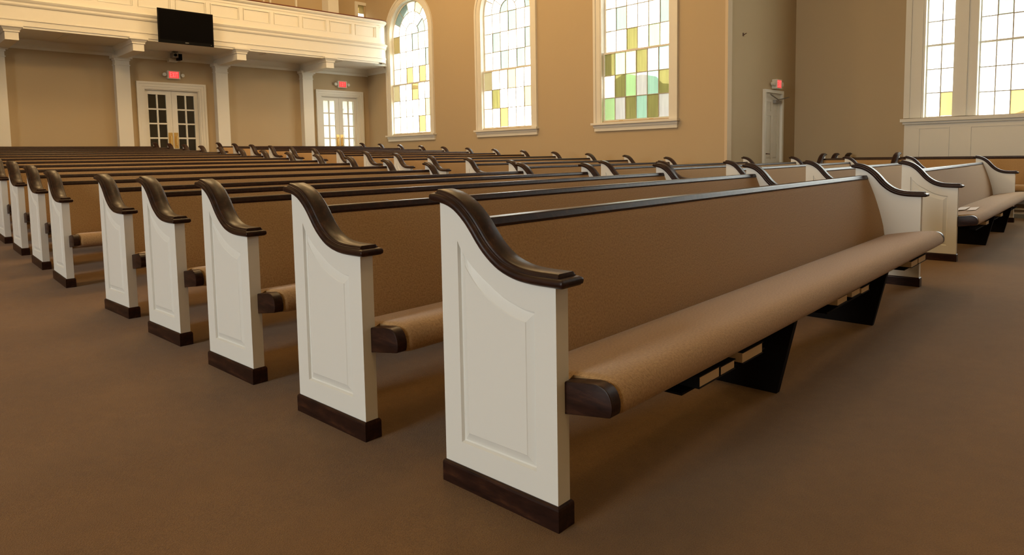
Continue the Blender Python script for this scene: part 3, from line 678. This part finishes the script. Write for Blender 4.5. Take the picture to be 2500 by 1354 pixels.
SEATP = catmull([(0.275, 0.375), (0.23, 0.394), (0.199, 0.402), (0.097, 0.421), (0.019, 0.433), (-0.04, 0.441), (-0.085, 0.443), (-0.115, 0.437), (-0.136, 0.421), (-0.149, 0.400), (-0.153, 0.377), (-0.147, 0.356), (-0.130, 0.343), (-0.09, 0.338), (0.0, 0.324), (0.275, 0.288)], 2)
BACKF = [(0.385, 0.826), (0.376, 0.816), (0.366, 0.793), (0.352, 0.757), (0.332, 0.704), (0.311, 0.640), (0.291, 0.574), (0.274, 0.510), (0.262, 0.458), (0.254, 0.40), (0.250, 0.34)]
def arc_of(P):
    a = [0.0]
    for p, q in zip(P, P[1:]): a.append(a[-1]+math.dist(p, q))
    return a
def weave(me, arc):
    """cloth coordinates: along the row, then along the upholstered profile"""
    at = me.attributes.new('weave', 'FLOAT_VECTOR', 'POINT'); n = len(arc)
    for k, v in enumerate(me.vertices): at.data[k].vector = (v.co.x, arc[k % n], 0.0)
    return me
def seat_mesh(L):
    def cl(P, vmax=None, d=0.0):
        o = []
        for v, z in P:
            if d: v = v+d*(1 if v < 0 else 0)*min(1, -v/0.1); z = z-(d*min(1.0, max(0.0, (0.30-v)/0.1)) if z > 0.39 else -d*0.3)
            o.append((v if vmax is None else max(v, vmax), z))
        return o
    S = []; arc = arc_of(SEATP)
    def add(u, P): S.append([(u, v, z) for v, z in P])
    add(0.0635, cl(SEATP, 0.0105, 0.024)); add(0.0885, cl(SEATP, 0.0105, 0.014)); add(0.0886, cl(SEATP, None, 0.014)); add(0.0945, cl(SEATP, None, 0.007)); add(0.103, cl(SEATP, None, 0.002)); add(0.115, SEATP)
    n = 6
    for k in range(1, n): add(0.115+(L-0.23)*k/n, SEATP)
    add(L-0.115, SEATP); add(L-0.103, cl(SEATP, None, 0.002)); add(L-0.0945, cl(SEATP, None, 0.007)); add(L-0.0886, cl(SEATP, None, 0.014)); add(L-0.0885, cl(SEATP, 0.0105, 0.014)); add(L-0.0635, cl(SEATP, 0.0105, 0.024))
    return weave(MB().loft(S).mesh('seat_cushion', M['fabric'], 50), arc)
def back_mesh(L):
    bk = [(v+0.045, z) for v, z in reversed(BACKF)]
    P = BACKF+bk
    return weave(MB().loft([[(u, v, z) for v, z in P] for u in (0.0632, L-0.0632)]).mesh('backrest', M['fabric'], 40), arc_of(P))
def rail_mesh(L):
    P = [(0.380, 0.824), (0.378, 0.832), (0.386, 0.850), (0.390, 0.854), (0.435, 0.854), (0.440, 0.850), (0.440, 0.820), (0.40, 0.816)]
    return MB().loft([[(u, v, z) for v, z in P] for u in (0.0634, L-0.0634)]).mesh('top_rail', M['wood'])
def flip(me):
    m2 = me.copy()
    for v in m2.vertices: v.co.x = -v.co.x
    m2.flip_normals(); return m2
PANEL = panel_mesh(); CAP = cap_mesh(); BLOCK = block_mesh(); BASE = {0: base_mesh(0.004), 1: base_mesh(0.0521)}; SUP = {0: support_mesh(0.005), 1: support_mesh(0.0521)}
PANEL_R, CAP_R, BLOCK_R = flip(PANEL), flip(CAP), flip(BLOCK); BASE_R = {k: flip(v) for k, v in BASE.items()}
def pew(loc, rz, L, sl, label, group, racks=()):
    p = empty('pew', loc, rz); tag(p, label, 'pew', group)
    for s, (a, c, bl, bs) in enumerate(((PANEL, CAP, BLOCK, BASE[sl]), (PANEL_R, CAP_R, BLOCK_R, BASE_R[sl]))):
        e = link('end_panel', a, p, (0 if s == 0 else L, 0, 0))
        link('arm_cap', c, e); link('plinth', bs, e)
    st = link('seat_cushion', seat_mesh(L), p)
    link('end_block', BLOCK, st); link('end_block', BLOCK_R, st, (L, 0, 0))
    bk = link('backrest', back_mesh(L), p); link('top_rail', rail_mesh(L), bk)
    ns = 2 if L > 2.5 else 1
    for k in range(1, ns+1): link('support', SUP[sl], p, (L*k/(ns+1)-0.01, 0, 0))
    for (u0, u1) in racks:
        mb = MB().box((u0, -0.075, 0.255), (u1, 0.12, 0.2625))
        for u in (u0+0.01, u1-0.02): mb.box((u, -0.02, 0.26), (u+0.012, 0.10, 0.325))
        mb.build('book_rack', M['black_wood'], p)
    return p
ORD = ['first', 'second', 'third', 'fourth', 'fifth', 'sixth', 'seventh', 'eighth', 'ninth', 'tenth', 'eleventh', 'twelfth', 'thirteenth', 'fourteenth', 'fifteenth', 'sixteenth', 'seventeenth']
TH = 0.0528
OX = {2: .0119, 3: .0104, 4: .0059, 5: -.0126}; OY = {2: -.0217, 3: -.0167, 4: -.0033, 5: .0163, 6: -.0031, 7: .0042, 8: .0009}
def front_pt(i, y, ox=0.0):
    X = -0.9181*(i-1)+ox; c, s = math.cos(TH), math.sin(TH)
    return (X*c-y*s, X*s+y*c, 0.0068*(i-1))
pews = {}
for i in range(1, 18):
    if i <= 5:
        a = 0.0213*(i-1)+OY.get(i, 0); b_ = 4.5013+0.0122*(i-1); c_ = 5.9413+0.0551*(i-1); d_ = 10.3563+0.1215*(i-1)
        la, lc = front_pt(i, a, OX.get(i, 0)), front_pt(i, c_); rz = R(90)+TH; sl = 0
    else:
        X = -5.1697-0.9152*(i-6); z = 0.0513+0.0521*0.9152*(i-6)
        a = -0.15-0.0101*(i-6)+OY.get(i, 0); b_ = 3.9196-0.0141*(i-6); c_ = 5.3292-0.0178*(i-6); d_ = 9.4417-0.0157*(i-6)
        la, lc = (X, a, z), (X, c_, z); rz = R(90); sl = 1
    rk = ((0.56, 1.25), (2.02, 2.72), (3.58, 4.15)) if i == 1 else ()
    pews[1, i] = pew(la, rz, b_-a, sl, 'white-ended brown pew, %s row from the front, block away from the windows' % ORD[i-1], 'pews of the block away from the windows', rk)
    rk = ((0.5, 1.3), (1.75, 2.5), (3.2, 3.9)) if i == 1 else ()
    pews[2, i] = pew(lc, rz, d_-c_, sl, 'white-ended brown pew, %s row from the front, block beside the windows' % ORD[i-1], 'pews of the block beside the windows', rk)
# transept pews, which face across the church
tag(MB().box((-3.9, 11.06, 0.0), (3.0, YT-0.06, 0.06)).build('floor_platform', M['carpet']), 'low carpeted platform under the transept pews', 'floor', kind='structure')
tag(MB().box((-3.92, 11.02, 0.0), (3.0, 11.06, 0.066)).build('trim_6', M['grey']), 'dark grey nosing along the transept platform', 'trim', kind='structure')
for (x0, x1, yb, l) in ((-3.68, 1.6, 11.12, 'divided pew facing across the church at the front of the transept'), (-3.72, 1.6, 11.87, 'middle pew facing across the church in the transept'), (-3.75, 1.6, 12.64, 'rearmost pew facing across the church beneath the transept windows')):
    p = pew((x0, yb, 0.062), 0.0, x1-x0, 0, l, 'pews facing across the church in the transept')
    if 'divided' in l:
        e = link('divider_panel', PANEL, p, (1.245, 0, 0)); link('arm_cap', CAP, e); link('plinth', BASE[0], e)

# ------------------------------------------------------------------ hymnals in the racks under the front pews
def in_row(i, blk, u, v, z):
    p = pews[blk, i]; return p.matrix_basis @ Vector((u, v, z)) if False else Vector(p.location)+Matrix.Rotation(p.rotation_euler.z, 3, 'Z') @ Vector((u, v, z))
def book(blk, u0, u1, z0, z1, v0, v1, label, spine_left):
    p = pews[blk, 1]; o = empty('hymnal', in_row(1, blk, u0, v0, z0), p.rotation_euler.z); tag(o, label, 'book', 'hymnals in the racks under the front pews')
    w, d, h_ = u1-u0, v1-v0, z1-z0; t = 0.0035
    cv = MB().box((0, -0.002, 0), (w, d, t)).box((0, -0.002, h_-t), (w, d, h_))
    cv.box((0, -0.002, t), (t, d, h_-t)) if spine_left else cv.box((0, d-t, t), (w, d, h_-t))
    cv.build('cover', M['cover'], o)
    MB().box((t*1.2 if spine_left else 0.003, 0.002, t), (w-0.003, d-t*1.2, h_-t)).build('page_block', M['page'], o)
book(1, 0.630, 0.790, 0.264, 0.306, -0.100, 0.10, 'hymnal under the foremost pew, nearest its end panel', True)
book(1, 0.794, 0.918, 0.263, 0.300, -0.098, 0.06, 'thin hymnal pressed against the hymnal nearest the end panel', True)
book(1, 0.978, 1.168, 0.264, 0.309, -0.100, 0.09, 'hymnal lying just before the near black pew support', False)
book(1, 2.100, 2.258, 0.282, 0.322, -0.100, -0.01, 'hymnal in the middle rack, nearest of its three', False)
book(1, 2.336, 2.482, 0.284, 0.321, -0.100, -0.01, 'hymnal between two others in the middle rack', False)
book(1, 2.510, 2.656, 0.276, 0.312, -0.100, -0.01, 'hymnal in the middle rack, beside the far black support', False)
book(1, 3.655, 3.845, 0.264, 0.310, -0.100, 0.09, 'nearer of two hymnals under the far end of the foremost pew', False)
book(1, 3.870, 4.090, 0.264, 0.310, -0.100, 0.09, 'farther of two hymnals under the far end of the foremost pew', False)
book(2, 1.00, 1.19, 0.264, 0.306, -0.095, 0.09, 'hymnal under the window-side front pew, before its black support', False)
book(2, 2.10, 2.28, 0.264, 0.306, -0.095, 0.09, 'hymnal under the window-side front pew, past its near support', False)
# papers on the window-side front pew
def sheet(u, v, rot, label, w=0.215, d=0.28):
    p = pews[2, 1]; seat_z = 0.446-0.11*(v+0.04)
    o = empty('paper', in_row(1, 2, u, v, seat_z), p.rotation_euler.z+rot); tag(o, label, 'paper', 'bulletins on the window-side front pew')
    n = 6; mb = MB()
    top = []; 
    mb.loft([[(0, d*k/n, -0.13*0.93*d*k/n+0.001), (w, d*k/n, -0.13*0.93*d*k/n+0.001), (w, d*k/n, -0.13*0.93*d*k/n+0.0025), (0, d*k/n, -0.13*0.93*d*k/n+0.0025)] for k in range(n+1)])
    mb.build('sheet', M['paper'], o)
sheet(0.60, -0.055, 0.06, 'white paper bulletin on the window-side front seat, by the end panel', 0.42, 0.075)
sheet(0.74, 0.055, 0.04, 'white paper bulletin farther along the window-side front seat', 0.44, 0.085)
